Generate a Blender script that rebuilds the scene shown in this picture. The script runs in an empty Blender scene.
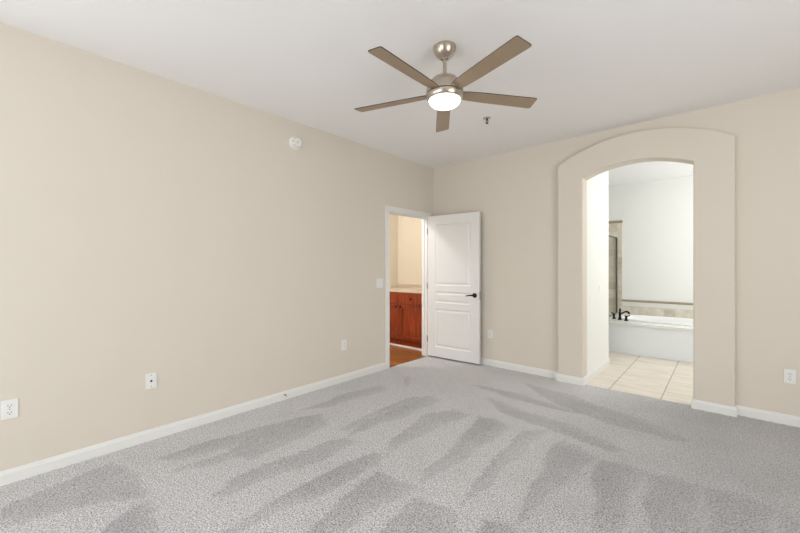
import bpy, bmesh, math, random
from mathutils import Vector, Matrix
random.seed(7)
S = bpy.context.scene
COL = S.collection

# ------------------------------------------------------------ camera, world, light, exposure
H = 2.74                      # ceiling height
cam = bpy.data.objects.new('camera', bpy.data.cameras.new('camera'))
COL.objects.link(cam)
cam.location = (3.194, -4.333, 1.295)
cam.rotation_euler = (math.radians(90), 0, math.atan(323.4 / 363.0))
cam.data.sensor_width = 36.0
cam.data.lens = 363.0 / 800.0 * 36.0
cam.data.clip_start = 0.02
S.camera = cam

w = bpy.data.worlds.new('world'); S.world = w; w.use_nodes = True
w.node_tree.nodes['Background'].inputs['Color'].default_value = (0.80, 0.90, 1.0, 1)
w.node_tree.nodes['Background'].inputs['Strength'].default_value = 1.0

def area(name, loc, aim, sx, sy, power, color):
    l = bpy.data.lights.new(name, 'AREA'); l.shape = 'RECTANGLE'
    l.size = sx; l.size_y = sy; l.energy = power; l.color = color
    o = bpy.data.objects.new(name, l); COL.objects.link(o)
    o.location = loc
    o.rotation_euler = Vector(aim).to_track_quat('-Z', 'Z').to_euler()
    return o
# daylight entering at each unseen window (all behind or beside the camera)
area('daylight_rear_window', (2.00, -7.72, 1.25), (0, 1, 0.4), 2.1, 2.3, 78, (0.92, 0.965, 1.0))
area('added_left_window_light', (-0.22, -6.1, 1.40), (1, 0, 0.3), 2.1, 1.6, 48, (0.94, 0.97, 1.0))  # added source, placed to throw shadows right of the door and arch
area('daylight_side_window', (5.72, -3.3, 1.40), (-1, 0, 0.45), 2.6, 1.7, 80, (1.0, 0.98, 0.94))
area('daylight_bath_window', (4.36, 2.2, 1.75), (-1, 0, 0), 1.3, 1.3, 31, (0.97, 0.98, 0.98))

S.view_settings.view_transform = 'Standard'
S.view_settings.look = 'None'
S.view_settings.exposure = 0.0
S.view_settings.gamma = 1.0
S.view_settings.use_curve_mapping = False

# ------------------------------------------------------------ materials
def srgb(r, g, b):
    f = lambda c: c / 12.92 if c <= 0.04045 else ((c + 0.055) / 1.055) ** 2.4
    return (f(r / 255), f(g / 255), f(b / 255), 1)

def mat(name, col, rough=0.6, metal=0.0, bump=0.0, bscale=200, vary=0.0, vscale=5.0, spec=0.5, bdist=0.001):
    m = bpy.data.materials.new(name); m.use_nodes = True
    nt = m.node_tree; p = nt.nodes['Principled BSDF']
    p.inputs['Base Color'].default_value = col
    p.inputs['Roughness'].default_value = rough
    p.inputs['Metallic'].default_value = metal
    p.inputs['Specular IOR Level'].default_value = spec
    tc = nt.nodes.new('ShaderNodeTexCoord')
    n = nt.nodes.new('ShaderNodeTexNoise'); n.inputs['Scale'].default_value = vscale
    n.inputs['Detail'].default_value = 4
    nt.links.new(tc.outputs['Object'], n.inputs['Vector'])
    mx = nt.nodes.new('ShaderNodeMix'); mx.data_type = 'RGBA'
    mx.inputs['A'].default_value = col
    mx.inputs['B'].default_value = tuple(c * (1 - vary) for c in col[:3]) + (1,)
    nt.links.new(n.outputs['Fac'], mx.inputs['Factor'])
    nt.links.new(mx.outputs['Result'], p.inputs['Base Color'])
    if bump > 0:
        nb = nt.nodes.new('ShaderNodeTexNoise'); nb.inputs['Scale'].default_value = bscale
        nt.links.new(tc.outputs['Object'], nb.inputs['Vector'])
        b = nt.nodes.new('ShaderNodeBump'); b.inputs['Strength'].default_value = bump
        b.inputs['Distance'].default_value = bdist
        nt.links.new(nb.outputs['Fac'], b.inputs['Height'])
        nt.links.new(b.outputs['Normal'], p.inputs['Normal'])
    return m

M = {}
M['wall'] = mat('wall_paint', srgb(224, 215, 202), 0.75, bump=0.25, bscale=90, vary=0.02, bdist=0.0012, spec=0.3)
M['ceil'] = mat('ceiling_paint', srgb(248, 246, 245), 0.9, bump=0.3, bscale=70, vary=0.01, bdist=0.0012, spec=0.2)
M['bathwall'] = mat('bath_paint', srgb(238, 238, 234), 0.7, bump=0.2, bscale=90, vary=0.01, spec=0.3)
M['hallwall'] = mat('hall_paint', srgb(238, 228, 208), 0.75, bump=0.2, bscale=90, vary=0.02, spec=0.3)
M['trim'] = mat('trim_paint', srgb(236, 235, 232), 0.4, vary=0.02)
M['door'] = mat('door_paint', srgb(232, 230, 227), 0.42, vary=0.02)
M['plate'] = mat('white_plastic', srgb(238, 237, 233), 0.35)
M['slot'] = mat('dark_slot', srgb(60, 56, 52), 0.6)
M['bronze'] = mat('dark_bronze', srgb(34, 28, 25), 0.32, metal=0.7, vary=0.2, vscale=40)
M['darkgrey'] = mat('dark_grey_metal', srgb(98, 94, 88), 0.35, metal=0.6)
M['nickel'] = mat('brushed_nickel', srgb(196, 186, 172), 0.28, metal=1.0, vary=0.08, vscale=60)
M['hinge'] = mat('satin_hinge', srgb(160, 158, 155), 0.35, metal=1.0)
M['blade'] = mat('fan_blade_taupe', srgb(172, 152, 128), 0.42, metal=0.35, vary=0.15, vscale=9)
M['bladeedge'] = mat('fan_blade_edge', srgb(60, 48, 40), 0.5)
M['tub'] = mat('tub_acrylic', srgb(244, 244, 243), 0.16)
M['skirt'] = mat('tub_skirt_white', srgb(244, 248, 252), 0.45)
M['counter'] = mat('counter_laminate', srgb(222, 205, 180), 0.4, vary=0.15, vscale=30)
M['vent'] = mat('vent_grey', srgb(200, 198, 190), 0.5)
M['doorstop'] = mat('doorstop_rubber', srgb(165, 162, 156), 0.5)
M['wframe'] = mat('window_vinyl', srgb(235, 235, 233), 0.4)

def emit_mat(name, col, strength):
    m = mat(name, col, 0.3)
    p = m.node_tree.nodes['Principled BSDF']
    p.inputs['Emission Color'].default_value = (1.0, 0.93, 0.83, 1)
    p.inputs['Emission Strength'].default_value = strength
    return m
M['lens'] = emit_mat('lit_opal_glass', srgb(250, 246, 238), 5.0)
M['halllens'] = emit_mat('lit_hall_glass', srgb(250, 240, 220), 5.0)

def glass_mat(name, tint, gloss=0.08):
    m = bpy.data.materials.new(name); m.use_nodes = True
    nt = m.node_tree; nt.nodes.clear()
    o = nt.nodes.new('ShaderNodeOutputMaterial'); mx = nt.nodes.new('ShaderNodeMixShader')
    t = nt.nodes.new('ShaderNodeBsdfTransparent'); g = nt.nodes.new('ShaderNodeBsdfGlossy')
    g.inputs['Roughness'].default_value = 0.02
    t.inputs['Color'].default_value = tint
    lw = nt.nodes.new('ShaderNodeLayerWeight'); lw.inputs['Blend'].default_value = 0.15
    pw = nt.nodes.new('ShaderNodeMath'); pw.operation = 'POWER'; pw.inputs[1].default_value = 3.0
    sc = nt.nodes.new('ShaderNodeMath'); sc.operation = 'MULTIPLY_ADD'; sc.inputs[1].default_value = 0.6; sc.inputs[2].default_value = 0.03
    nt.links.new(lw.outputs['Facing'], pw.inputs[0]); nt.links.new(pw.outputs[0], sc.inputs[0])
    nt.links.new(sc.outputs[0], mx.inputs[0]); nt.links.new(t.outputs[0], mx.inputs[1])
    nt.links.new(g.outputs[0], mx.inputs[2]); nt.links.new(mx.outputs[0], o.inputs[0])
    return m
M['glass'] = glass_mat('shower_glass', (0.955, 0.965, 0.955, 1))
M['pane'] = glass_mat('window_glass', (0.97, 0.98, 0.98, 1))

def carpet_mat():
    m = bpy.data.materials.new('cut_pile_carpet'); m.use_nodes = True
    nt = m.node_tree; p = nt.nodes['Principled BSDF']; L = nt.links.new
    p.inputs['Roughness'].default_value = 1.0; p.inputs['Specular IOR Level'].default_value = 0.1
    p.inputs['Sheen Weight'].default_value = 0.5
    tc = nt.nodes.new('ShaderNodeTexCoord')
    n1 = nt.nodes.new('ShaderNodeTexNoise'); n1.inputs['Scale'].default_value = 125; n1.inputs['Detail'].default_value = 3
    n1.inputs['Roughness'].default_value = 0.7
    n2 = nt.nodes.new('ShaderNodeTexNoise'); n2.inputs['Scale'].default_value = 2.2; n2.inputs['Detail'].default_value = 5
    n3 = nt.nodes.new('ShaderNodeTexVoronoi'); n3.inputs['Scale'].default_value = 130
    for n in (n1, n2, n3): L(tc.outputs['Object'], n.inputs['Vector'])
    at = nt.nodes.new('ShaderNodeAttribute'); at.attribute_name = 'pile_tone'
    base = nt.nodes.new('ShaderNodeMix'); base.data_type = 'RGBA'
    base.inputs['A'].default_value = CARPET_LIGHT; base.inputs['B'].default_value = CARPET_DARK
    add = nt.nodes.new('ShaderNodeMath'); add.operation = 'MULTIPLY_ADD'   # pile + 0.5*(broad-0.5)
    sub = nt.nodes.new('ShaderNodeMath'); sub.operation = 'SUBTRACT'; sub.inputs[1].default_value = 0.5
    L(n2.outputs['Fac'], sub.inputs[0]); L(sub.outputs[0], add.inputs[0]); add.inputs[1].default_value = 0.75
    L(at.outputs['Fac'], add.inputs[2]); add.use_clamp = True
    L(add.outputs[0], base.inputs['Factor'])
    rp = nt.nodes.new('ShaderNodeValToRGB')
    rp.color_ramp.elements[0].position = 0.36; rp.color_ramp.elements[0].color = (0.32, 0.31, 0.31, 1)
    rp.color_ramp.elements[1].position = 0.60; rp.color_ramp.elements[1].color = (1.38, 1.38, 1.39, 1)
    L(n1.outputs['Fac'], rp.inputs[0])
    mu = nt.nodes.new('ShaderNodeMix'); mu.data_type = 'RGBA'; mu.blend_type = 'MULTIPLY'
    mu.inputs['Factor'].default_value = 1.0
    L(base.outputs['Result'], mu.inputs['A']); L(rp.outputs['Color'], mu.inputs['B'])
    L(mu.outputs['Result'], p.inputs['Base Color'])
    b = nt.nodes.new('ShaderNodeBump'); b.inputs['Strength'].default_value = 0.6; b.inputs['Distance'].default_value = 0.006
    L(n3.outputs['Distance'], b.inputs['Height']); L(b.outputs['Normal'], p.inputs['Normal'])
    return m
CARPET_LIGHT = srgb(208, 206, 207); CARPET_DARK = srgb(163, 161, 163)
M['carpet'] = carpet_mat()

def brick_mat(name, c1, c2, mortar, bw, rh, rot, off, msize, rough, offset=0.5, bump=0.3, streak=(1, 1, 1), nscale=6, veins=0.12, coord='Object'):
    m = bpy.data.materials.new(name); m.use_nodes = True
    nt = m.node_tree; p = nt.nodes['Principled BSDF']; L = nt.links.new
    p.inputs['Roughness'].default_value = rough
    tc = nt.nodes.new('ShaderNodeTexCoord')
    mp = nt.nodes.new('ShaderNodeMapping'); mp.inputs['Rotation'].default_value = rot; mp.inputs['Location'].default_value = off
    L(tc.outputs[coord], mp.inputs['Vector'])
    br = nt.nodes.new('ShaderNodeTexBrick'); br.offset = offset
    br.inputs['Scale'].default_value = 1.0; br.inputs['Brick Width'].default_value = bw
    br.inputs['Row Height'].default_value = rh; br.inputs['Mortar Size'].default_value = msize
    br.inputs['Color1'].default_value = c1; br.inputs['Color2'].default_value = c2; br.inputs['Mortar'].default_value = mortar
    L(mp.outputs['Vector'], br.inputs['Vector'])
    mp2 = nt.nodes.new('ShaderNodeMapping'); mp2.inputs['Scale'].default_value = streak
    L(tc.outputs[coord], mp2.inputs['Vector'])
    n = nt.nodes.new('ShaderNodeTexNoise'); n.inputs['Scale'].default_value = nscale; n.inputs['Detail'].default_value = 6
    L(mp2.outputs['Vector'], n.inputs['Vector'])
    rp = nt.nodes.new('ShaderNodeValToRGB')
    rp.color_ramp.elements[0].position = 0.3; rp.color_ramp.elements[0].color = (1 - veins, 1 - veins * 1.1, 1 - veins * 1.3, 1)
    rp.color_ramp.elements[1].position = 0.7; rp.color_ramp.elements[1].color = (1, 1, 1, 1)
    L(n.outputs['Fac'], rp.inputs[0])
    mu = nt.nodes.new('ShaderNodeMix'); mu.data_type = 'RGBA'; mu.blend_type = 'MULTIPLY'; mu.inputs['Factor'].default_value = 1.0
    L(br.outputs['Color'], mu.inputs['A']); L(rp.outputs['Color'], mu.inputs['B']); L(mu.outputs['Result'], p.inputs['Base Color'])
    b = nt.nodes.new('ShaderNodeBump'); b.inputs['Strength'].default_value = bump; b.inputs['Distance'].default_value = 0.002
    b.invert = True
    L(br.outputs['Fac'], b.inputs['Height']); L(b.outputs['Normal'], p.inputs['Normal'])
    return m
# bath floor: long tiles running along y, rows 0.447 m wide in x
M['bathtile'] = brick_mat('bath_floor_tile', srgb(236, 226, 212), srgb(240, 232, 220), srgb(186, 170, 152),
    0.86, 0.447, (0, 0, math.radians(90)), (-0.127, -0.055, 0), 0.0055, 0.35, streak=(1, 3, 1), nscale=4, veins=0.16)
M['woodfloor'] = brick_mat('hall_wood_floor', srgb(200, 140, 84), srgb(168, 106, 58), srgb(104, 62, 32),
    1.1, 0.11, (0, 0, 0), (0.2, 0.03, 0), 0.003, 0.3, offset=0.37, streak=(1.2, 14, 1), nscale=5, veins=0.45)
M['stone'] = brick_mat('tumbled_stone_tile', srgb(230, 224, 210), srgb(204, 194, 174), srgb(224, 219, 208),
    0.165, 0.147, (math.radians(90), 0, 0), (0.02, 0, 0), 0.006, 0.5, offset=0.0, nscale=14, veins=0.18)
M['palestone'] = mat('pale_stone_band', srgb(232, 228, 219), 0.45, vary=0.06, vscale=12)
M['pencil'] = mat('brown_listello', srgb(176, 160, 136), 0.5, vary=0.35, vscale=18)

def wood_mat():
    m = bpy.data.materials.new('cherry_wood'); m.use_nodes = True
    nt = m.node_tree; p = nt.nodes['Principled BSDF']; L = nt.links.new
    p.inputs['Roughness'].default_value = 0.3
    tc = nt.nodes.new('ShaderNodeTexCoord'); mp = nt.nodes.new('ShaderNodeMapping')
    mp.inputs['Scale'].default_value = (9, 9, 1.0); L(tc.outputs['Object'], mp.inputs['Vector'])
    n = nt.nodes.new('ShaderNodeTexNoise'); n.inputs['Scale'].default_value = 3.5; n.inputs['Detail'].default_value = 6
    n.inputs['Distortion'].default_value = 0.6
    L(mp.outputs['Vector'], n.inputs['Vector'])
    rp = nt.nodes.new('ShaderNodeValToRGB')
    rp.color_ramp.elements[0].position = 0.3; rp.color_ramp.elements[0].color = srgb(112, 40, 14)
    rp.color_ramp.elements[1].position = 0.7; rp.color_ramp.elements[1].color = srgb(166, 70, 30)
    L(n.outputs['Fac'], rp.inputs[0]); L(rp.outputs['Color'], p.inputs['Base Color'])
    return m
M['cherry'] = wood_mat()

# ------------------------------------------------------------ helpers
def T(v): return Vector(v)
def box(bm, x0, y0, z0, x1, y1, z1, bev=0.0, seg=2):
    t = bmesh.new()
    bmesh.ops.create_cube(t, size=1)
    for v in t.verts:
        v.co = Vector(((x0 + x1) / 2 + v.co.x * (x1 - x0), (y0 + y1) / 2 + v.co.y * (y1 - y0), (z0 + z1) / 2 + v.co.z * (z1 - z0)))
    if bev: bmesh.ops.bevel(t, geom=t.edges[:], offset=bev, segments=seg, affect='EDGES', profile=0.5)
    merge(bm, t)
def merge(bm, t, mtx=None):
    if mtx is not None: bmesh.ops.transform(t, matrix=mtx, verts=t.verts[:])
    me = bpy.data.meshes.new('tmp'); t.to_mesh(me); t.free(); bm.from_mesh(me); bpy.data.meshes.remove(me)
def lathe(bm, prof, n=48, mtx=None):
    """prof: (radius, z) pairs revolved about z; radius 0 closes the end"""
    t = bmesh.new(); rings = []
    for r, z in prof:
        if r < 1e-6: rings.append([t.verts.new((0, 0, z))])
        else: rings.append([t.verts.new((r * math.cos(2 * math.pi * k / n), r * math.sin(2 * math.pi * k / n), z)) for k in range(n)])
    for a, b in zip(rings, rings[1:]):
        for k in range(n):
            k2 = (k + 1) % n
            if len(a) == 1 and len(b) == 1: continue
            if len(a) == 1: t.faces.new((a[0], b[k2], b[k]))
            elif len(b) == 1: t.faces.new((a[k], a[k2], b[0]))
            else: t.faces.new((a[k], a[k2], b[k2], b[k]))
    bmesh.ops.recalc_face_normals(t, faces=t.faces[:])
    merge(bm, t, mtx)
def tube(bm, pts, rads, n=14):
    """a swept tube through pts with a radius at each point"""
    t = bmesh.new(); pts = [Vector(p) for p in pts]; rings = []
    up = None
    for i, p in enumerate(pts):
        d = (pts[min(i + 1, len(pts) - 1)] - pts[max(i - 1, 0)]).normalized()
        if up is None:
            up = Vector((0, 0, 1)) if abs(d.z) < 0.9 else Vector((1, 0, 0))
        a = d.cross(up).normalized(); b = a.cross(d).normalized(); up = b
        rings.append([t.verts.new(p + rads[i] * (a * math.cos(2 * math.pi * k / n) + b * math.sin(2 * math.pi * k / n))) for k in range(n)])
    for r0, r1 in zip(rings, rings[1:]):
        for k in range(n): t.faces.new((r0[k], r0[(k + 1) % n], r1[(k + 1) % n], r1[k]))
    t.faces.new(rings[0]); t.faces.new(rings[-1])
    bmesh.ops.recalc_face_normals(t, faces=t.faces[:])
    merge(bm, t)
def prism(bm, poly, a0, a1, axis='y', bev=0.0, seg=3):
    """poly: 2D outline, extruded along axis from a0 to a1 (y: poly is x,z; x: poly is y,z; z: poly is x,y)"""
    f = {'y': lambda p, a: (p[0], a, p[1]), 'x': lambda p, a: (a, p[0], p[1]), 'z': lambda p, a: (p[0], p[1], a)}[axis]
    t = bmesh.new()
    A = [t.verts.new(f(p, a0)) for p in poly]; B = [t.verts.new(f(p, a1)) for p in poly]
    fa = t.faces.new(A); fb = t.faces.new(B[::-1]); n = len(poly)
    for k in range(n): t.faces.new((A[k], B[k], B[(k + 1) % n], A[(k + 1) % n]))
    bmesh.ops.recalc_face_normals(t, faces=t.faces[:])
    if bev: bmesh.ops.bevel(t, geom=list(set(list(fa.edges))), offset=bev, segments=seg, affect='EDGES', profile=0.5)
    merge(bm, t)
def obj(name, bm, m, parent=None, smooth=False, mats=None):
    me = bpy.data.meshes.new(name)
    bm.to_mesh(me); bm.free()
    for mm in (mats or [m]): me.materials.append(mm)
    if smooth:
        me.shade_smooth()
        try: me.set_sharp_from_angle(angle=math.radians(40))
        except Exception: pass
    o = bpy.data.objects.new(name, me); COL.objects.link(o)
    if parent is not None: o.parent = parent
    return o
def struct(name, bm, m, label=None, **k):
    o = obj(name, bm, m, **k); o['kind'] = 'structure'
    if label: o['label'] = label
    return o
def thing(name, label, cat, loc=(0, 0, 0), rz=0.0, group=None):
    o = bpy.data.objects.new(name, None); COL.objects.link(o)
    o.empty_display_size = 0.1
    o.location = loc; o.rotation_euler = (0, 0, rz); o['label'] = label; o['category'] = cat
    if group: o['group'] = group
    return o
def arc(x0, x1, zs, s, n=28):
    """points of a circular arch from (x0,zs) to (x1,zs), rise s"""
    c = (x1 - x0) / 2; R = (c * c + s * s) / (2 * s); zc = zs + s - R; xm = (x0 + x1) / 2
    a = math.asin(c / R)
    return [(xm + R * math.sin(-a + 2 * a * k / n), zc + R * math.cos(-a + 2 * a * k / n)) for k in range(n + 1)]
NB = bmesh.new

# outlines of the darker vacuum marks on the carpet, in metres on the floor
PILE = [
  [(1.36, -1.56), (1.24, -1.8), (1.34, -2.32), (1.48, -2.59), (1.45, -2.29), (1.5, -1.87), (1.55, -1.55)] ,
  [(1.85, -2.66), (1.78, -2.5), (1.74, -2.11), (1.62, -1.54), (1.76, -1.49), (1.92, -1.54), (1.89, -2.18)] ,
  [(2.15, -2.69), (2.08, -2.45), (2.04, -2.09), (2.01, -1.58), (2.16, -1.36), (2.15, -2.05), (2.15, -2.43)] ,
  [(2.42, -2.6), (2.38, -2.45), (2.33, -2.06), (2.27, -1.61), (2.29, -1.47), (2.35, -1.53), (2.41, -2.15), (2.42, -2.45)] ,
  [(2.42, -2.59), (2.39, -2.44), (2.27, -1.65), (2.38, -1.5), (2.55, -1.64), (2.47, -2.15)] ,
  [(2.76, -2.46), (2.66, -2.12), (2.59, -1.88), (2.57, -1.63), (2.68, -1.57), (2.83, -1.58), (2.81, -1.98), (2.81, -2.32), (2.82, -2.47)] ,
  [(2.95, -2.35), (2.87, -1.93), (2.83, -1.61), (2.96, -1.53), (3.1, -1.56), (3.07, -1.87), (3.06, -2.25)] ,
  [(3.17, -2.15), (3.12, -1.57), (3.27, -1.48), (3.42, -1.55), (3.36, -1.83), (3.33, -2.01)] ,
  [(3.41, -1.94), (3.42, -1.56), (3.48, -1.62), (3.53, -1.83)] ,
  [(2.01, -3.19), (1.93, -3.0), (1.89, -2.74), (2.03, -2.72), (2.15, -2.69), (2.28, -2.94)] ,
  [(2.35, -2.88), (2.29, -2.66), (2.42, -2.6), (2.51, -2.74)] ,
  [(1.69, -3.35), (1.62, -3.12), (1.55, -2.69), (1.72, -2.69), (1.87, -2.67), (1.81, -2.99), (1.8, -3.25)] ,
  [(1.37, -3.63), (1.33, -3.3), (1.32, -2.99), (1.36, -2.55), (1.47, -2.57), (1.51, -2.65), (1.5, -3.08), (1.44, -3.36), (1.42, -3.62)] ,
  [(0.94, -3.38), (0.97, -2.94), (1.04, -2.56), (1.18, -2.53), (1.2, -2.85), (1.1, -3.32), (1.07, -3.44)] ,
  [(1.05, -2.57), (0.95, -2.28), (0.96, -1.88), (0.97, -1.41), (1.14, -1.43), (1.15, -1.94)] ,
  [(0.6, -3.24), (0.47, -3.01), (0.44, -2.67), (0.55, -2.41), (0.8, -2.5), (0.83, -2.97), (0.84, -3.19)] ,
  [(0.35, -2.5), (0.32, -1.97), (0.39, -1.5), (0.57, -1.54), (0.47, -2.31)] ,
  [(0.91, -2.53), (0.86, -1.97), (0.89, -1.52), (0.98, -1.52), (0.99, -1.96), (0.97, -2.45)] ,
  [(0.24, -4.13), (0.18, -3.81), (0.47, -3.71), (0.77, -3.75), (0.68, -3.89), (0.56, -4.18), (0.52, -4.31), (0.31, -4.31)] ,
  [(1.03, -4.06), (0.87, -3.93), (0.8, -3.76), (1.09, -3.78), (1.29, -3.83)] ,
  [(0.34, -3.61), (0.34, -3.26), (0.41, -2.88), (0.47, -2.57), (0.55, -2.62), (0.54, -3.23), (0.49, -3.5)] ,
  [(1.01, -3.55), (1.0, -3.19), (1.06, -2.77), (1.12, -2.81), (1.12, -3.25), (1.1, -3.46)] ,
  [(0.59, -3.62), (0.61, -3.15), (0.66, -2.76), (0.73, -2.6), (0.72, -2.98), (0.7, -3.39)] ,
  [(1.4, -1.03), (1.84, -1.15), (2.29, -1.18), (2.69, -1.36), (2.62, -1.47), (2.25, -1.4), (1.71, -1.33)] ,
  [(2.08, -0.54), (2.6, -0.63), (3.04, -0.88), (2.89, -0.98), (2.49, -0.84)] ,
  [(1.51, -0.38), (2.08, -0.45), (2.65, -0.8), (2.87, -0.96), (2.52, -0.96), (1.98, -0.79)] ,
  [(1.09, -1.04), (1.51, -1.13), (2.14, -1.3), (2.28, -1.31), (1.79, -1.25), (1.32, -1.1)] ,
  [(1.11, -0.82), (1.57, -0.76), (2.31, -0.87), (2.11, -0.94), (1.65, -0.95)] ,
  [(0.42, -1.16), (0.4, -1.01), (0.62, -1.29), (0.65, -1.39)] ,
]
FAN0, FANZ, PITCH = 54.5, 2.435, -11.0

# ------------------------------------------------------------ room shell
X1 = 5.6; YR = -7.6                       # right wall, rear wall (behind the camera)
DY0, DY1, DH = -0.965, -0.150, 2.005      # hall doorway in the left wall
LT = 0.092                                # left wall thickness
AX0, AX1, AS, AR = 2.051, 2.988, 2.258, 0.105     # arched opening
FX0, FX1, FS, FR = 1.790, 3.270, 2.430, 0.212     # raised arch surround

# carpet, with the vacuum marks' pile direction and a darkening toward the right per vertex
def inside(p, poly):
    c = False; j = len(poly) - 1
    for i in range(len(poly)):
        xi, yi = poly[i]; xj, yj = poly[j]
        if (yi > p[1]) != (yj > p[1]) and p[0] < (xj - xi) * (p[1] - yi) / (yj - yi) + xi: c = not c
        j = i
    return c
def carpet():
    step = 0.022; nx = int(round((X1 + LT * 0) / step)); y1 = 0.0
    ny = int(round((y1 - YR) / step)); vs = []; val = []
    bbs = [(min(a for a, b in p), max(a for a, b in p), min(b for a, b in p), max(b for a, b in p), p) for p in PILE]
    for j in range(ny + 1):
        for i in range(nx + 1):
            x = X1 * i / nx; y = YR + (y1 - YR) * j / ny
            jx = x + 0.008 * math.sin(y * 13 + x * 5) + random.uniform(-.005, .005); jy = y + random.uniform(-.008, .008)
            h = 0.0
            for a, b, c, d, p in bbs:
                if a <= jx <= b and c <= jy <= d and inside((jx, jy), p):
                    # the stroke is crisp on one side and fades out on the other
                    k = sum(inside((jx + q * .9, jy + q * .45), p) for q in (.03, .06, .09, .12)) / 4
                    h = max(h, (.60 + .40 * k) * (.88 + .12 * math.sin(x * 7.1 + 2.3 * math.sin(y * 2.9))))
            e = 0 < i < nx and 0 < j < ny
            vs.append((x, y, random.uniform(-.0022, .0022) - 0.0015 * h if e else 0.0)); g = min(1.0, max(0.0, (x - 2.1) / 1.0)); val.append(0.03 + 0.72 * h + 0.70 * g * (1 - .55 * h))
    fs = [(j * (nx + 1) + i, j * (nx + 1) + i + 1, (j + 1) * (nx + 1) + i + 1, (j + 1) * (nx + 1) + i) for j in range(ny) for i in range(nx)]
    me = bpy.data.meshes.new('floor'); me.from_pydata(vs, [], fs)
    a = me.attributes.new('pile_tone', 'FLOAT', 'POINT'); a.data.foreach_set('value', val)
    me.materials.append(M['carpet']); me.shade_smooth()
    o = bpy.data.objects.new('floor', me); COL.objects.link(o); o['kind'] = 'structure'
    o['label'] = 'grey cut pile carpet with wedge shaped vacuum marks'
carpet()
bm = NB(); box(bm, -LT, YR - .1, -0.08, X1 + .1, 0.0, -0.006); struct('floor_subfloor', bm, M['trim'])
# tiled bathroom floor (runs through the arch) and wooden hall floor
bm = NB(); box(bm, AX0, -0.068, -0.08, AX1, 0.1, -0.002); box(bm, 0.9, 0.1, -0.08, 4.4, 3.1, -0.002)
struct('floor_bathroom', bm, M['bathtile'], 'beige floor tiles beyond the arched opening')
bm = NB(); box(bm, -1.42, -2.7, -0.08, -LT, 0.75, 0.0); box(bm, -LT, DY0 - .01, -0.08, -0.01, DY1 + .01, 0.0)
struct('floor_hall', bm, M['woodfloor'], 'warm brown wood plank floor beyond the open door')
# ceilings
bm = NB(); box(bm, -LT, YR - .1, H, X1 + .1, 0.12, H + .1); struct('ceiling', bm, M['ceil'])
bm = NB(); box(bm, 0.8, 0.12, H, 4.5, 3.2, H + .1); struct('ceiling_bathroom', bm, M['ceil'])
bm = NB(); box(bm, -1.42, -2.8, H, -LT, 0.85, H + .1); struct('ceiling_hall', bm, M['ceil'])
# left wall with doorway: one outline with the doorway cut out of its foot
bm = NB()
LY0, LY1, LZ0, LZ1 = -7.15, -5.05, 0.6, 2.25
box(bm, -LT, YR - .1, -.08, 0, LY0, H); box(bm, -LT, LY0, -.08, 0, LY1, LZ0); box(bm, -LT, LY0, LZ1, 0, LY1, H)
prism(bm, [(LY1, -.08), (LY1, H), (0.12, H), (0.12, -.08), (DY1, -.08), (DY1, DH), (DY0, DH), (DY0, -.08)], -LT, 0, 'x')
struct('wall_left', bm, M['wall'], 'long plain beige wall on the left')
# back wall with arched opening
bm = NB()
prism(bm, [(0, -.08), (0, H), (X1 + .1, H), (X1 + .1, -.08), (AX1, -.08)] + arc(AX0, AX1, AS, AR)[::-1] + [(AX0, -.08)], 0.0, 0.10, 'y')
struct('wall_back', bm, M['wall'], 'beige back wall holding the arched bathroom opening')
# raised arch surround, soft rounded corners
bm = NB()
prism(bm, [(FX0, -.02)] + arc(FX0, FX1, FS, FR) + [(FX1, -.02), (AX1, -.02)] + arc(AX0, AX1, AS, AR)[::-1] + [(AX0, -.02)], -0.07, 0.0, 'y', bev=0.010, seg=3)
struct('trim_arch_surround', bm, M['wall'], 'raised beige plaster surround with a shallow arched top')
# right wall and rear wall with windows
RY0, RY1, RZ0, RZ1 = -4.6, -2.0, 0.55, 2.25
bm = NB()
for a, b, c, d in ((YR, RY0, 0, H), (RY1, 0, 0, H), (RY0, RY1, 0, RZ0), (RY0, RY1, RZ1, H)): box(bm, X1, a, c, X1 + .1, b, d)
struct('wall_right', bm, M['wall'])
WX0, WX1, WZ1 = 0.95, 3.05, 2.4
bm = NB()
for a, b, c, d in ((0, WX0, 0, H), (WX1, X1, 0, H), (WX0, WX1, WZ1, H)): box(bm, a, YR - .1, c, b, YR, d)
struct('wall_rear', bm, M['wall'])
def window(name, axis, a0, a1, z0, z1, at, mid):
    """frame with a middle post, panes as a child; axis is the direction the window runs along"""
    fr = NB(); gl = NB(); t = 0.05
    def bb(b, u0, w0, u1, w1, d0, d1):
        if axis == 'x': box(b, u0, at + d0, w0, u1, at + d1, w1)
        else: box(b, at + d0, u0, w0, at + d1, u1, w1)
    bb(fr, a0, z0, a0 + t, z1, 0, .06); bb(fr, a1 - t, z0, a1, z1, 0, .06)
    bb(fr, a0 + t, z0, a1 - t, z0 + t, 0, .06); bb(fr, a0 + t, z1 - t, a1 - t, z1, 0, .06)
    if mid: bb(fr, (a0 + a1) / 2 - .03, z0 + t, (a0 + a1) / 2 + .03, z1 - t, 0, .06)
    bb(gl, a0 + t, z0 + t, a1 - t, z1 - t, .027, .033)
    f = struct(name, fr, M['wframe']); g = obj('pane', gl, M['pane'], f); return f
window('window_1', 'x', WX0, WX1, 0.0, WZ1, YR - .08, True)
window('window_2', 'y', RY0, RY1, RZ0, RZ1, X1 + .02, True)

window('window_added_left', 'y', LY0, LY1, LZ0, LZ1, -.085, True)  # unseen window, added to let light in from the left
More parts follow.
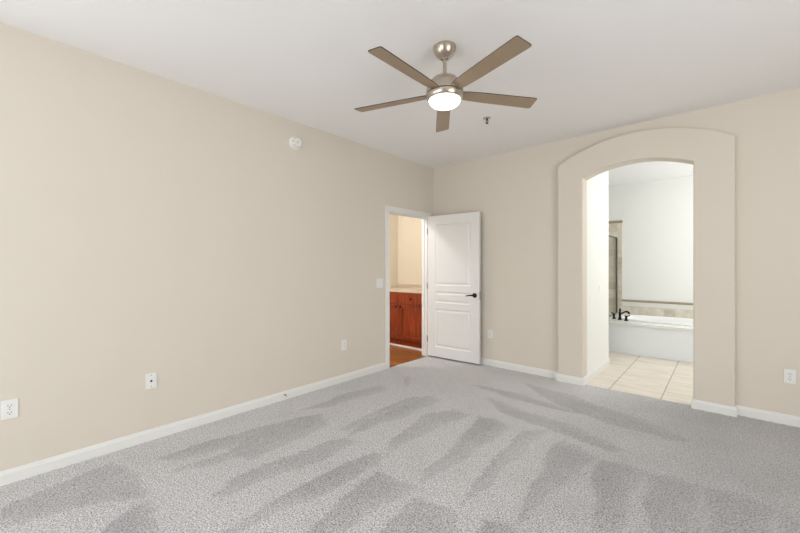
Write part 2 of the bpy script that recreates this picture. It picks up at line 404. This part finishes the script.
# bathroom shell
BY = 3.06
bm = NB(); box(bm, AX0 - .12, 0.10, -.02, AX0, 1.13, H, 0.0); struct('wall_bathroom_left', bm, M['bathwall'])
bm = NB(); box(bm, 0.9, 1.03, -.02, AX0 - .12, 1.13, H); struct('wall_bathroom_shower_side', bm, M['bathwall'])
bm = NB(); box(bm, 0.8, 1.03, -.02, 0.9, BY, H); struct('wall_bathroom_shower_end', bm, M['bathwall'])
bm = NB(); box(bm, 0.8, BY, -.02, 4.4, BY + .1, H); struct('wall_bathroom_back', bm, M['bathwall'])
bm = NB()
for a, b, c, d in ((0.10, 1.5, -.02, H), (2.9, BY, -.02, H), (1.5, 2.9, -.02, 1.0), (1.5, 2.9, 2.45, H)): box(bm, 4.2, a, c, 4.3, b, d)
struct('wall_bathroom_right', bm, M['bathwall'])
window('window_3', 'y', 1.5, 2.9, 1.0, 2.45, 4.22, False)
# hall shell
bm = NB(); box(bm, -1.42, -2.8, -.02, -1.30, 0.75, H); struct('wall_hall_left', bm, M['hallwall'])
bm = NB(); box(bm, -1.42, 0.65, -.02, -LT, 0.75, H); struct('wall_hall_back', bm, M['hallwall'])
bm = NB(); box(bm, -1.30, -2.8, -.02, -LT, -2.7, H); struct('wall_hall_front', bm, M['hallwall'])
bm = NB(); box(bm, -LT, 0.12, -.02, 0.0, 0.75, H); struct('wall_hall_right', bm, M['hallwall'])

# ------------------------------------------------------------ baseboards (moulded top edge)
def base_prof(h=0.082, t=0.013):
    return [(0, 0), (t, 0), (t, h * .72), (t * .72, h * .80), (t * .62, h * .92), (t * .3, h), (0, h)]
def baseboard(name, pts, h=0.082, side=1, m=None):
    """swept along floor points with mitred corners; the board stands on the left (side=1) of the direction of travel"""
    pr = base_prof(h); t = bmesh.new(); rings = []; P = [Vector((x, y)) for x, y in pts]
    for i, p in enumerate(P):
        ds = []
        if i > 0: ds.append((P[i] - P[i - 1]).normalized())
        if i < len(P) - 1: ds.append((P[i + 1] - P[i]).normalized())
        ns = [Vector((-d.y, d.x)) * side for d in ds]
        n = sum(ns, Vector((0, 0))); n.normalize(); n = n / max(0.3, n.dot(ns[0]))
        rings.append([t.verts.new((p.x + n.x * a, p.y + n.y * a, z - .004 if z == 0 else z)) for a, z in pr])
    for r0, r1 in zip(rings, rings[1:]):
        for k in range(len(pr)): t.faces.new((r0[k], r0[(k + 1) % len(pr)], r1[(k + 1) % len(pr)], r1[k]))
    t.faces.new(rings[0]); t.faces.new(rings[-1][::-1])
    bmesh.ops.recalc_face_normals(t, faces=t.faces[:])
    o = obj(name, t, m or M['trim']); o['kind'] = 'structure'; return o
baseboard('baseboard_left', [(0, YR), (0, DY0 - .065)], side=-1)
baseboard('baseboard_left', [(0, DY1 + .065), (0, 0), (FX0, 0), (FX0, -.07), (AX0, -.07), (AX0, 1.13), (AX0 - .12, 1.13)], side=-1)
baseboard('baseboard_back', [(AX1, 0.1), (AX1, -.07), (FX1, -.07), (FX1, 0), (X1, 0), (X1, YR), (WX1, YR)], side=-1)
baseboard('baseboard_rear', [(WX0, YR), (0, YR)], side=-1)
baseboard('baseboard_hall', [(-1.30, -2.7), (-1.30, 0.02)], side=-1)

# ------------------------------------------------------------ doorway casing, jamb
def casing():
    bm = NB(); wd = .062; d = .016
    y0, y1, z = DY0, DY1, DH
    prism(bm, [(y0 - wd, 0), (y0 - wd, z + wd), (y1 + wd, z + wd), (y1 + wd, 0), (y1, 0), (y1, z), (y0, z), (y0, 0)], 0, d, 'x')
    prism(bm, [(y0 - wd * .55, 0), (y0 - wd * .55, z + wd * .55), (y1 + wd * .55, z + wd * .55), (y1 + wd * .55, 0), (y1 + .006, 0), (y1 + .006, z + .006), (y0 - .006, z + .006), (y0 - .006, 0)], d, d + .004, 'x')
    o = struct('trim_1', bm, M['trim'], 'white moulded casing around the open doorway')
    bm = NB(); t = .012
    box(bm, -LT - .004, y0, 0, 0.002, y0 + t, z); box(bm, -LT - .004, y1 - t, 0, 0.002, y1, z); box(bm, -LT - .004, y0 + t, z - t, 0.002, y1 - t, z)
    # door stop strips
    box(bm, -.075, y0 + t, 0, -.045, y0 + t + .010, z - t); box(bm, -.075, y1 - t - .010, 0, -.045, y1 - t, z - t); box(bm, -.075, y0 + t + .01, z - t - .01, -.045, y1 - t - .01, z - t)
    struct('trim_2', bm, M['trim'], 'white door jamb lining inside the doorway')
casing()

# ------------------------------------------------------------ open door leaf
HX, HY = 0.022, -0.172
dr = thing('door_1', 'white moulded three panel door standing open against the back wall', 'door', (HX, HY, 0.0), math.atan2(0.056, 0.797))
del dr['category']; dr['kind'] = 'structure'
def door_leaf():
    """local x runs across the leaf (0..0.80), local y is thickness (0 faces the room)"""
    W, Z0, Z1, TH = 0.80, 0.022, 2.012, 0.035
    bm = NB()
    xs = [0, .125, W - .125, W]; zs = [Z0, .160, .700, .785, .945, 1.030, 1.885, Z1]
    panels = {1, 3, 5}
    for yy, sg in ((0.0, 1), (TH, -1)):
        for j in range(len(zs) - 1):
            for i in range(3):
                x0, x1, z0, z1 = xs[i], xs[i + 1], zs[j], zs[j + 1]
                if i == 1 and j in panels:
                    # ogee groove: down, flat, then up to a raised field
                    st = [(0, 0), (.010, .007), (.022, .008), (.045, .001), (.050, .001)]
                    prev = None
                    for ins, dp in st:
                        q = [bm.verts.new((a, yy + sg * dp, b)) for a, b in ((x0 + ins, z0 + ins), (x1 - ins, z0 + ins), (x1 - ins, z1 - ins), (x0 + ins, z1 - ins))]
                        if prev:
                            for k in range(4): bm.faces.new((prev[k], prev[(k + 1) % 4], q[(k + 1) % 4], q[k]))
                        prev = q
                    bm.faces.new(prev)
                else:
                    bm.faces.new([bm.verts.new((a, yy, b)) for a, b in ((x0, z0), (x1, z0), (x1, z1), (x0, z1))])
    for a, b in (((0, Z0), (W, Z0)), ((W, Z0), (W, Z1)), ((W, Z1), (0, Z1)), ((0, Z1), (0, Z0))):
        bm.faces.new([bm.verts.new(c) for c in ((a[0], 0, a[1]), (b[0], 0, b[1]), (b[0], TH, b[1]), (a[0], TH, a[1]))])
    bmesh.ops.remove_doubles(bm, verts=bm.verts[:], dist=1e-5)
    bmesh.ops.recalc_face_normals(bm, faces=bm.faces[:])
    return bm
obj('door_leaf', door_leaf(), M['door'], dr)
bm = NB()
hz = 0.915
lathe(bm, [(0, 0), (.031, 0), (.031, .006), (.024, .012), (.011, .014), (.011, .045), (0, .045)], 24, Matrix.Translation((.735, 0, hz)) @ Matrix.Rotation(math.radians(90), 4, 'X'))
tube(bm, [(.741, -.042, hz), (.70, -.046, hz + .002), (.66, -.046, hz - .004), (.625, -.042, hz - .010)], [.0105, .0095, .008, .0065], 12)
lathe(bm, [(0, 0), (.031, 0), (.031, .006), (.024, .012), (.011, .014), (.011, .030), (0, .030)], 24, Matrix.Translation((.735, .035, hz)) @ Matrix.Rotation(math.radians(-90), 4, 'X'))
tube(bm, [(.741, .062, hz), (.70, .064, hz + .002), (.66, .064, hz - .004), (.625, .062, hz - .010)], [.009, .008, .007, .006], 12)
h = obj('door_handle', bm, M['bronze'], dr, smooth=True); h['label'] = 'dark bronze lever handle'
bm = NB(); box(bm, .799, .005, hz - .055, .8015, .030, hz + .055); o = obj('latch_plate', bm, M['hinge'], dr)
for z in (.26, 1.02, 1.80):
    bm = NB(); tube(bm, [(-.005, -.005, z - .045), (-.005, -.005, z + .045)], [.0065, .0065], 10)
    box(bm, -.004, -.0015, z - .045, .002, .03, z + .045)
    o = obj('hinge', bm, M['hinge'], dr); o['label'] = 'satin metal hinge'

# ------------------------------------------------------------ hall vanity
def vanity():
    t = thing('base_cabinet', 'cherry wood base cabinet with two drawers over two doors, seen through the doorway', 'cabinet', (-.71, .34, 0))
    ox, oy = -.71, .34
    X0, XE = -1.298 - ox, -.095 - ox; FY = .045 - oy; BK = .64 - oy
    bm = NB()
    box(bm, X0, FY, .10, XE, BK, .880); box(bm, X0, FY + .02, 0, XE, BK, .10)
    obj('body', bm, M['cherry'], t)
    bm = NB(); prism(bm, [(FY + .02, 0), (FY + .004, 0), (FY + .004, .010), (FY + .012, .022), (FY + .02, .026)], X0, XE, 'x')
    o = obj('shoe_moulding', bm, M['trim'], t); o['label'] = 'thin white shoe moulding'
    def shaker(x0, z0, x1, z1, fw):
        b = NB(); y1 = FY; y0 = FY - .019
        box(b, x0, y0, z0, x0 + fw, y1, z1, .002, 1); box(b, x1 - fw, y0, z0, x1, y1, z1, .002, 1)
        box(b, x0 + fw, y0, z0, x1 - fw, y1, z0 + fw, .002, 1); box(b, x0 + fw, y0, z1 - fw, x1 - fw, y1, z1, .002, 1)
        box(b, x0 + fw - .001, y0 + .012, z0 + fw - .001, x1 - fw + .001, y1 - .001, z1 - fw + .001)
        return b
    def knob(par, x, z):
        b = NB(); lathe(b, [(0, 0), (.006, 0), (.006, .012), (.015, .018), (.016, .024), (.010, .030), (0, .031)], 20,
                        Matrix.Translation((x, FY - .019, z)) @ Matrix.Rotation(math.radians(90), 4, 'X'))
        k = obj('knob', b, M['bronze'], par, smooth=True); k['label'] = 'small dark knob'
    for x0, x1, kx in ((-1.225 - ox, -.7165 - ox, -.760 - ox), (-.7085 - ox, -.20 - ox, -.668 - ox)):
        d = obj('door', shaker(x0, .125, x1, .690, .062), M['cherry'], t); knob(d, kx, .650)
        b = NB(); box(b, x0, FY - .019, .702, x1, FY, .858, .003, 2)
        w_ = obj('drawer', b, M['cherry'], t); knob(w_, (x0 + x1) / 2, .782)
    c = thing('countertop', 'beige countertop slab lying on the cherry cabinet', 'countertop', (-.71, .34, .88))
    b = NB(); box(b, X0, FY - .03, 0, XE, BK + .008, .035, .006, 2); obj('slab', b, M['counter'], c)
    b = NB(); box(b, X0, BK - .012, .035, XE, BK + .008, .095, .003, 1); obj('backsplash', b, M['counter'], c)
vanity()
# hall ceiling lamp (gives the warm light seen through the doorway)
t = thing('ceiling_lamp', 'round flush ceiling lamp in the hall beyond the doorway', 'lamp', (-.70, -1.5, H))
bm = NB(); lathe(bm, [(0, 0), (.15, 0), (.15, -.02), (.14, -.025), (0, -.025)], 32); obj('base', bm, M['nickel'], t, smooth=True)
bm = NB(); lathe(bm, [(.135, -.025), (.13, -.05), (.10, -.08), (.05, -.095), (0, -.10)], 32); obj('glass_shade', bm, M['halllens'], t, smooth=True)
pl_ = bpy.data.lights.new('hall_bulb', 'POINT'); pl_.energy = 50; pl_.color = (.90, .93, 1.0); pl_.shadow_soft_size = .12
po = bpy.data.objects.new('hall_bulb', pl_); COL.objects.link(po); po.location = (-.70, -1.5, H - .22)

t = thing('ceiling_lamp', 'added round ceiling lamp, unseen above the arch, brightening the bathroom', 'lamp', (3.7, .5, H))  # lamp and bulb added out of view to brighten tub and shower
bm = NB(); lathe(bm, [(0, 0), (.15, 0), (.15, -.02), (.14, -.025), (0, -.025)], 32); obj('base', bm, M['nickel'], t, smooth=True)
bm = NB(); lathe(bm, [(.135, -.025), (.13, -.05), (.10, -.08), (.05, -.095), (0, -.10)], 32); obj('glass_shade', bm, M['halllens'], t, smooth=True)
pl_ = bpy.data.lights.new('bathroom_fill_bulb', 'POINT'); pl_.energy = 20; pl_.color = (.98, .97, .95); pl_.shadow_soft_size = .12
po = bpy.data.objects.new('bathroom_fill_bulb', pl_); COL.objects.link(po); po.location = (3.7, .5, H - .22)
# ------------------------------------------------------------ bathroom: tub, tile, shower screen, faucet
TX0, TX1, TY0, TZ = 0.95, 4.19, 1.92, 0.462
t = thing('bathtub', 'white built-in bathtub with a wide rim and plain white skirt, beyond the arch', 'bathtub', (2.6, 2.5, 0))
def tub_deck():
    n = 48; cx, cy, ax, ay = .12, .06, .78, .36
    x0, x1, y0, y1 = TX0 - 2.6, TX1 - 2.6, TY0 - .02 - 2.5, BY - .006 - 2.5
    b = NB(); inner = []; outer = []; pw = 0.62
    def se(c): return math.copysign(abs(c) ** pw, c)
    for k in range(n):
        a = 2 * math.pi * (k + .5) / n
        inner.append((cx + ax * se(math.cos(a)), cy + ay * se(math.sin(a))))
        c, s = math.cos(a), math.sin(a)
        f = 1 / max(abs(c), abs(s)); qx, qy = c * f, s * f
        outer.append(((x0 + x1) / 2 + qx * (x1 - x0) / 2, (y0 + y1) / 2 + qy * (y1 - y0) / 2))
    I = [b.verts.new((x, y, TZ)) for x, y in inner]; O = [b.verts.new((x, y, TZ)) for x, y in outer]
    O2 = [b.verts.new((x, y, TZ - .035)) for x, y in outer]; I2 = [b.verts.new((x, y, TZ - .035)) for x, y in inner]
    for k in range(n):
        j = (k + 1) % n
        b.faces.new((I[k], O[k], O[j], I[j])); b.faces.new((O[k], O2[k], O2[j], O[j]))
        b.faces.new((O2[k], I2[k], I2[j], O2[j])); b.faces.new((I2[k], I[k], I[j], I2[j]))
    bmesh.ops.recalc_face_normals(b, faces=b.faces[:])
    # basin
    c = NB(); rings = []
    for sc, z in ((1.05, TZ + .004), (1.045, TZ + .014), (1.01, TZ + .018), (.985, TZ + .010), (.96, TZ - .04), (.90, TZ - .25), (.80, TZ - .37), (.55, TZ - .40), (.02, TZ - .405)):
        rings.append([c.verts.new((cx + (x - cx) * (1 - (1 - sc) * (1 if sc < 1 else 1)), cy + (y - cy) * sc, z)) for x, y in inner])
    for r0, r1 in zip(rings, rings[1:]):
        for k in range(n): c.faces.new((r0[k], r0[(k + 1) % n], r1[(k + 1) % n], r1[k]))
    c.faces.new(rings[-1]); bmesh.ops.recalc_face_normals(c, faces=c.faces[:])
    return b, c
d, c = tub_deck()
obj('rim_deck', d, M['tub'], t); obj('basin', c, M['tub'], t, smooth=True)
b = NB(); box(b, TX0 - 2.6, TY0 - 2.5, 0, TX1 - 2.6, TY0 + .03 - 2.5, TZ - .036); obj('skirt_panel', b, M['skirt'], t)

fa = thing('bathtub_faucet', 'dark bronze tub faucet with curved spout and two lever handles on the tub rim', 'faucet', (1.985, 2.20, TZ + .001), math.radians(-37))
b = NB()
lathe(b, [(0, 0), (.030, 0), (.030, .008), (.021, .018), (.017, .05), (.019, .085), (.023, .095), (.021, .105), (.015, .115), (.013, .14), (.018, .15), (.014, .165), (.006, .175), (.008, .185), (0, .19)], 24)
obj('spout_base', b, M['bronze'], fa, smooth=True)
b = NB()
sp = [(0, 0, .105), (.03, 0, .103), (.06, 0, .112), (.09, 0, .132), (.115, 0, .140), (.145, 0, .142), (.168, 0, .130), (.178, 0, .112)]
tube(b, sp, [.013, .012, .011, .011, .012, .013, .014, .016], 14); obj('spout', b, M['bronze'], fa, smooth=True)
for sx, sg in ((-.120, -1), (.120, 1)):
    b = NB(); T0 = Matrix.Translation((sx, 0, 0))
    lathe(b, [(0, 0), (.028, 0), (.028, .008), (.019, .02), (.015, .045), (.020, .058), (.014, .072), (0, .076)], 22, T0)
    hd = obj('handle', b, M['bronze'], fa, smooth=True)
    b = NB(); tube(b, [(sx - .030, 0, .074), (sx, 0, .072), (sx + .035 * sg, .006, .078), (sx + .062 * sg, .010, .088)] if sg > 0 else [(sx + .030, 0, .074), (sx, 0, .072), (sx - .035, .006, .080), (sx - .062, .010, .092)], [.006, .010, .008, .007], 10)
    obj('lever', b, M['bronze'], hd, smooth=True)

# stone tile splash, pale band and brown pencil trim
b = NB(); box(b, 1.86, BY - .012, TZ - .004, 4.2, BY, .604); struct('trim_3', b, M['stone'], 'row of square tan stone tiles above the tub')
b = NB(); box(b, 1.86, BY - .015, .604, 4.2, BY, .682, .002, 1); struct('trim_4', b, M['palestone'], 'pale smooth stone band above the tan tiles')
b = NB(); prism(b, [(BY, .682), (BY - .018, .682), (BY - .026, .692), (BY - .026, .704), (BY - .018, .715), (BY, .717)], 1.86, 4.2, 'x'); struct('trim_5', b, M['pencil'], 'brown mottled stone trim capping the tub splash')
b = NB(); box(b, 0.9, BY - .014, 0, 1.86, BY, 2.065); struct('trim_6', b, M['stone'], 'tan stone tile of the shower wall')
b = NB(); prism(b, [(BY, 2.065), (BY - .020, 2.065), (BY - .032, 2.075), (BY - .032, 2.095), (BY - .020, 2.108), (BY, 2.112)], 0.9, 1.868, 'x'); struct('trim_7', b, M['pencil'], 'brown stone cap on top of the shower tile')
# shower glass panel standing on the end of the tub deck
t = thing('shower_screen', 'clear glass shower panel in a dark metal frame standing on the tub rim end', 'shower screen', (1.78, 2.5, TZ + .001))
y0, y1, zt = -.56, .544, 1.350
b = NB(); box(b, -.004, y0 + .01, .01, .004, y1 - .01, zt - .01); obj('glass_pane', b, M['glass'], t)
for nm, q in (('wall_channel', (-.012, y1 - .026, 0, .012, y1, zt)), ('end_post', (-.012, y0, 0, .012, y0 + .026, zt)),
              ('top_rail', (-.012, y0 + .026, zt - .026, .012, y1 - .026, zt)), ('bottom_rail', (-.012, y0 + .026, 0, .012, y1 - .026, .02))):
    b = NB(); box(b, *q, .002, 1); o = obj(nm, b, M["darkgrey"] if nm != "bottom_rail" else M['hinge'], t)

# ------------------------------------------------------------ wall plates
def frame_at(o, wall):
    """local x to the right, local z up, local -y out of the wall"""
    o.rotation_euler = (0, 0, {'left': math.radians(90), 'back': 0, 'bath_left': math.radians(90)}[wall])
def plate_bm(w_=.070, h_=.114):
    b = NB(); box(b, -w_ / 2, -.006, -h_ / 2, w_ / 2, 0, h_ / 2, .0025, 2); return b
def screw(par, x, z, m='hinge'):
    b = NB(); lathe(b, [(0, 0), (.0035, 0), (.003, .0012), (0, .0015)], 12, Matrix.Translation((x, -.006, z)) @ Matrix.Rotation(math.radians(90), 4, 'X'))
    obj('screw', b, M[m], par)
def outlet(label, loc, wall, w_=.070, group=None):
    t = thing('wall_outlet', label, 'outlet', loc); frame_at(t, wall)
    obj('cover_plate', plate_bm(w_), M['plate'], t)
    for dz in (.021, -.021):
        b = NB(); prism(b, [(.0165 * math.cos(a), dz + .0145 * max(-.85, min(.85, math.sin(a)))) for a in [2 * math.pi * k / 24 for k in range(24)]], -.0085, -.006, 'y')
        s = obj('socket', b, M['plate'], t)
        for x0, hh in ((-.0075, .009), (.006, .007)):
            q = NB(); box(q, x0 - .0008, -.0090, dz + .0005 - hh / 2 + .003, x0 + .0016, -.0084, dz + hh / 2 + .0035); obj('slot', q, M['slot'], s)
        q = NB(); lathe(q, [(0, 0), (.0028, 0), (.0028, .0005), (0, .0005)], 12, Matrix.Translation((0, -.0085, dz - .007)) @ Matrix.Rotation(math.radians(90), 4, 'X')); obj('slot', q, M['slot'], s)
    screw(t, 0, 0)
    return t
outlet('white duplex outlet low on the left wall, nearest the front corner of the photo', (0, -4.265, .441), 'left', .072)
outlet('white duplex outlet low on the left wall, near the open doorway', (0, -1.700, .410), 'left')
outlet('white duplex outlet on the back wall just right of the open door', (.915, 0, .411), 'back')
outlet('white duplex outlet on the back wall to the right of the arch', (3.600, 0, .396), 'back')
t = thing('cable_plate', 'white coaxial cable plate low on the left wall, between the two outlets', 'wall plate', (0, -3.545, .441)); frame_at(t, 'left')
obj('cover_plate', plate_bm(), M['plate'], t); screw(t, 0, .041); screw(t, 0, -.041)
b = NB(); lathe(b, [(0, 0), (.008, 0), (.008, .003), (.0048, .003), (.0048, .010), (0, .010)], 6, Matrix.Translation((0, -.006, 0)) @ Matrix.Rotation(math.radians(90), 4, 'X')); o = obj('coax_jack', b, M['bronze'], t)
def switch(label, loc, wall, w_, xs):
    t = thing('light_switch', label, 'switch', loc); frame_at(t, wall)
    obj('cover_plate', plate_bm(w_), M['plate'], t)
    for x in xs:
        b = NB(); prism(b, [(-.006, -.033), (-.0075, -.033), (-.0075, 0), (-.0115, .033), (-.006, .033)], x - .0165, x + .0165, 'x')
        obj('rocker', b, M['plate'], t); screw(t, x, .048, 'plate'); screw(t, x, -.048, 'plate')
    return t
switch('white double light switch on the left wall beside the doorway', (0, -1.130, 1.088), 'left', .116, (-.023, .023))
switch('white light switch on the pale wall inside the arched opening', (AX0, .655, 1.010), 'bath_left', .070, (0,))
# baseboard door stop
t = thing('door_stop', 'small grey spring door stop on the left baseboard', 'door stop', (0.0115, -2.446, .050)); frame_at(t, 'left')
b = NB(); lathe(b, [(0, 0), (.010, 0), (.010, .004), (.005, .008)] + [(.005 + .0015 * (k % 2), .008 + .002 * k) for k in range(22)] + [(0, .052)], 14, Matrix.Rotation(math.radians(90), 4, 'X')); obj('spring', b, M['doorstop'], t, smooth=True)
b = NB(); lathe(b, [(0, .050), (.008, .050), (.008, .062), (.005, .066), (0, .066)], 14, Matrix.Rotation(math.radians(90), 4, 'X')); obj('rubber_tip', b, M['trim'], t, smooth=True)

# smoke detector high on the left wall
t = thing('smoke_detector', 'round white smoke detector high on the left wall', 'smoke detector', (0, -2.325, 2.525)); frame_at(t, 'left')
R90 = Matrix.Rotation(math.radians(90), 4, 'X')
b = NB(); lathe(b, [(0, 0), (.068, 0), (.068, .012), (.064, .018), (0, .018)], 40, R90); obj('mounting_base', b, M['plate'], t, smooth=True)
b = NB(); lathe(b, [(.058, .018), (.058, .034), (.054, .044), (.044, .050), (.042, .047), (.037, .047), (.035, .051), (.018, .053), (0, .053)], 40, R90); body_ = obj('cover', b, M['plate'], t, smooth=True)
for a in range(8):
    b = NB(); an = a * math.pi / 4; box(b, .0445, -.0495, -.008, .0535, -.040, .008)
    bmesh.ops.transform(b, matrix=Matrix.Rotation(an, 4, 'Y'), verts=b.verts[:]); obj('vent', b, M['vent'], body_)
b = NB(); box(b, -.012, -.0545, -.004, .012, -.0525, .003, .001, 1); obj('test_button', b, M['doorstop'], t)

# sprinkler head on the ceiling
t = thing('ceiling_sprinkler', 'small metal fire sprinkler head on the ceiling right of the fan', 'sprinkler', (1.476, -1.132, H))
b = NB(); lathe(b, [(0, 0), (.036, 0), (.034, -.004), (.016, -.009), (.010, -.012), (0, -.012)], 28); o = obj('escutcheon', b, M['nickel'], t, smooth=True)
b = NB(); lathe(b, [(0, -.010), (.009, -.010), (.009, -.022), (.004, -.024), (.003, -.050), (0, -.050)], 16)
tube(b, [(.008, 0, -.020), (.016, 0, -.034), (.003, 0, -.050)], [.002, .002, .002], 8); tube(b, [(-.008, 0, -.020), (-.016, 0, -.034), (-.003, 0, -.050)], [.002, .002, .002], 8)
obj('sprinkler_body', b, M['bronze'], t, smooth=True)
b = NB(); lathe(b, [(0, -.050), (.014, -.051), (.014, -.0535), (0, -.0535)], 20); obj('deflector', b, M['bronze'], t)

# ------------------------------------------------------------ ceiling fan
FCX, FCY = 1.822, -2.350
fan = thing('ceiling_fan', 'brushed nickel ceiling fan with five taupe blades and a lit round lamp', 'ceiling fan', (FCX, FCY, H))
z = lambda a: a - H
b = NB(); lathe(b, [(0, 0), (.074, 0), (.074, -.006), (.070, -.026), (.059, -.050), (.042, -.068), (.027, -.076), (.024, -.081), (0, -.081)], 48); obj('canopy', b, M['nickel'], fan, smooth=True)
b = NB(); lathe(b, [(0, -.07), (.0125, -.07), (.0125, z(2.555)), (0, z(2.555))], 20); obj('downrod', b, M['nickel'], fan, smooth=True)
b = NB(); lathe(b, [(0, z(2.565)), (.018, z(2.565)), (.020, z(2.548)), (.050, z(2.540)), (.080, z(2.528)), (.086, z(2.520)), (.086, z(2.512)), (.082, z(2.510)),
    (.102, z(2.505)), (.115, z(2.490)), (.121, z(2.468)), (.122, z(2.430)), (0, z(2.430))], 56); obj('motor_housing', b, M['nickel'], fan, smooth=True)
b = NB(); lathe(b, [(0, z(2.430)), (.114, z(2.430)), (.114, z(2.424)), (0, z(2.424))], 56); obj('housing_gap', b, M['bladeedge'], fan)
b = NB(); lathe(b, [(0, z(2.424)), (.122, z(2.424)), (.122, z(2.416)), (.119, z(2.402)), (.114, z(2.392)), (.109, z(2.388)), (.105, z(2.388)), (.105, z(2.395)), (0, z(2.395))], 56); obj('lamp_ring', b, M['nickel'], fan, smooth=True)
b = NB(); lathe(b, [(.1045, z(2.395)), (.1045, z(2.388)), (.099, z(2.374)), (.086, z(2.361)), (.064, z(2.350)), (.034, z(2.344)), (0, z(2.342))], 56); lens = obj('lamp_diffuser', b, M['lens'], fan, smooth=True); lens['label'] = 'glowing white glass diffuser'
def blade_bm():
    o = [(.105, -.034), (.16, -.044), (.28, -.049), (.62, -.055), (.646, -.054), (.652, -.048), (.658, .045), (.653, .053), (.636, .054), (.28, .048), (.16, .042), (.105, .032)]
    b = NB(); prism(b, o, -.003, .003, 'z'); return b
bl = []
for k in range(5):
    e = bpy.data.objects.new('blade', None)
    b = blade_bm(); me_o = obj('blade', b, M['blade'], fan, mats=[M['blade'], M['bladeedge']])
    for f in me_o.data.polygons:
        if abs(f.normal.z) < .5: f.material_index = 1
    bpy.data.objects.remove(e)
    a = math.radians(FAN0 + 72 * k)
    me_o.matrix_local = Matrix.Translation((0, 0, z(FANZ))) @ Matrix.Rotation(a, 4, 'Z') @ Matrix.Rotation(math.radians(PITCH), 4, 'X')
    b = NB(); box(b, .085, -.022, .003, .175, .022, .008, .002, 1); box(b, .085, -.014, -.006, .120, .014, .004, .002, 1)
    obj('blade_bracket', b, M['nickel'], me_o)
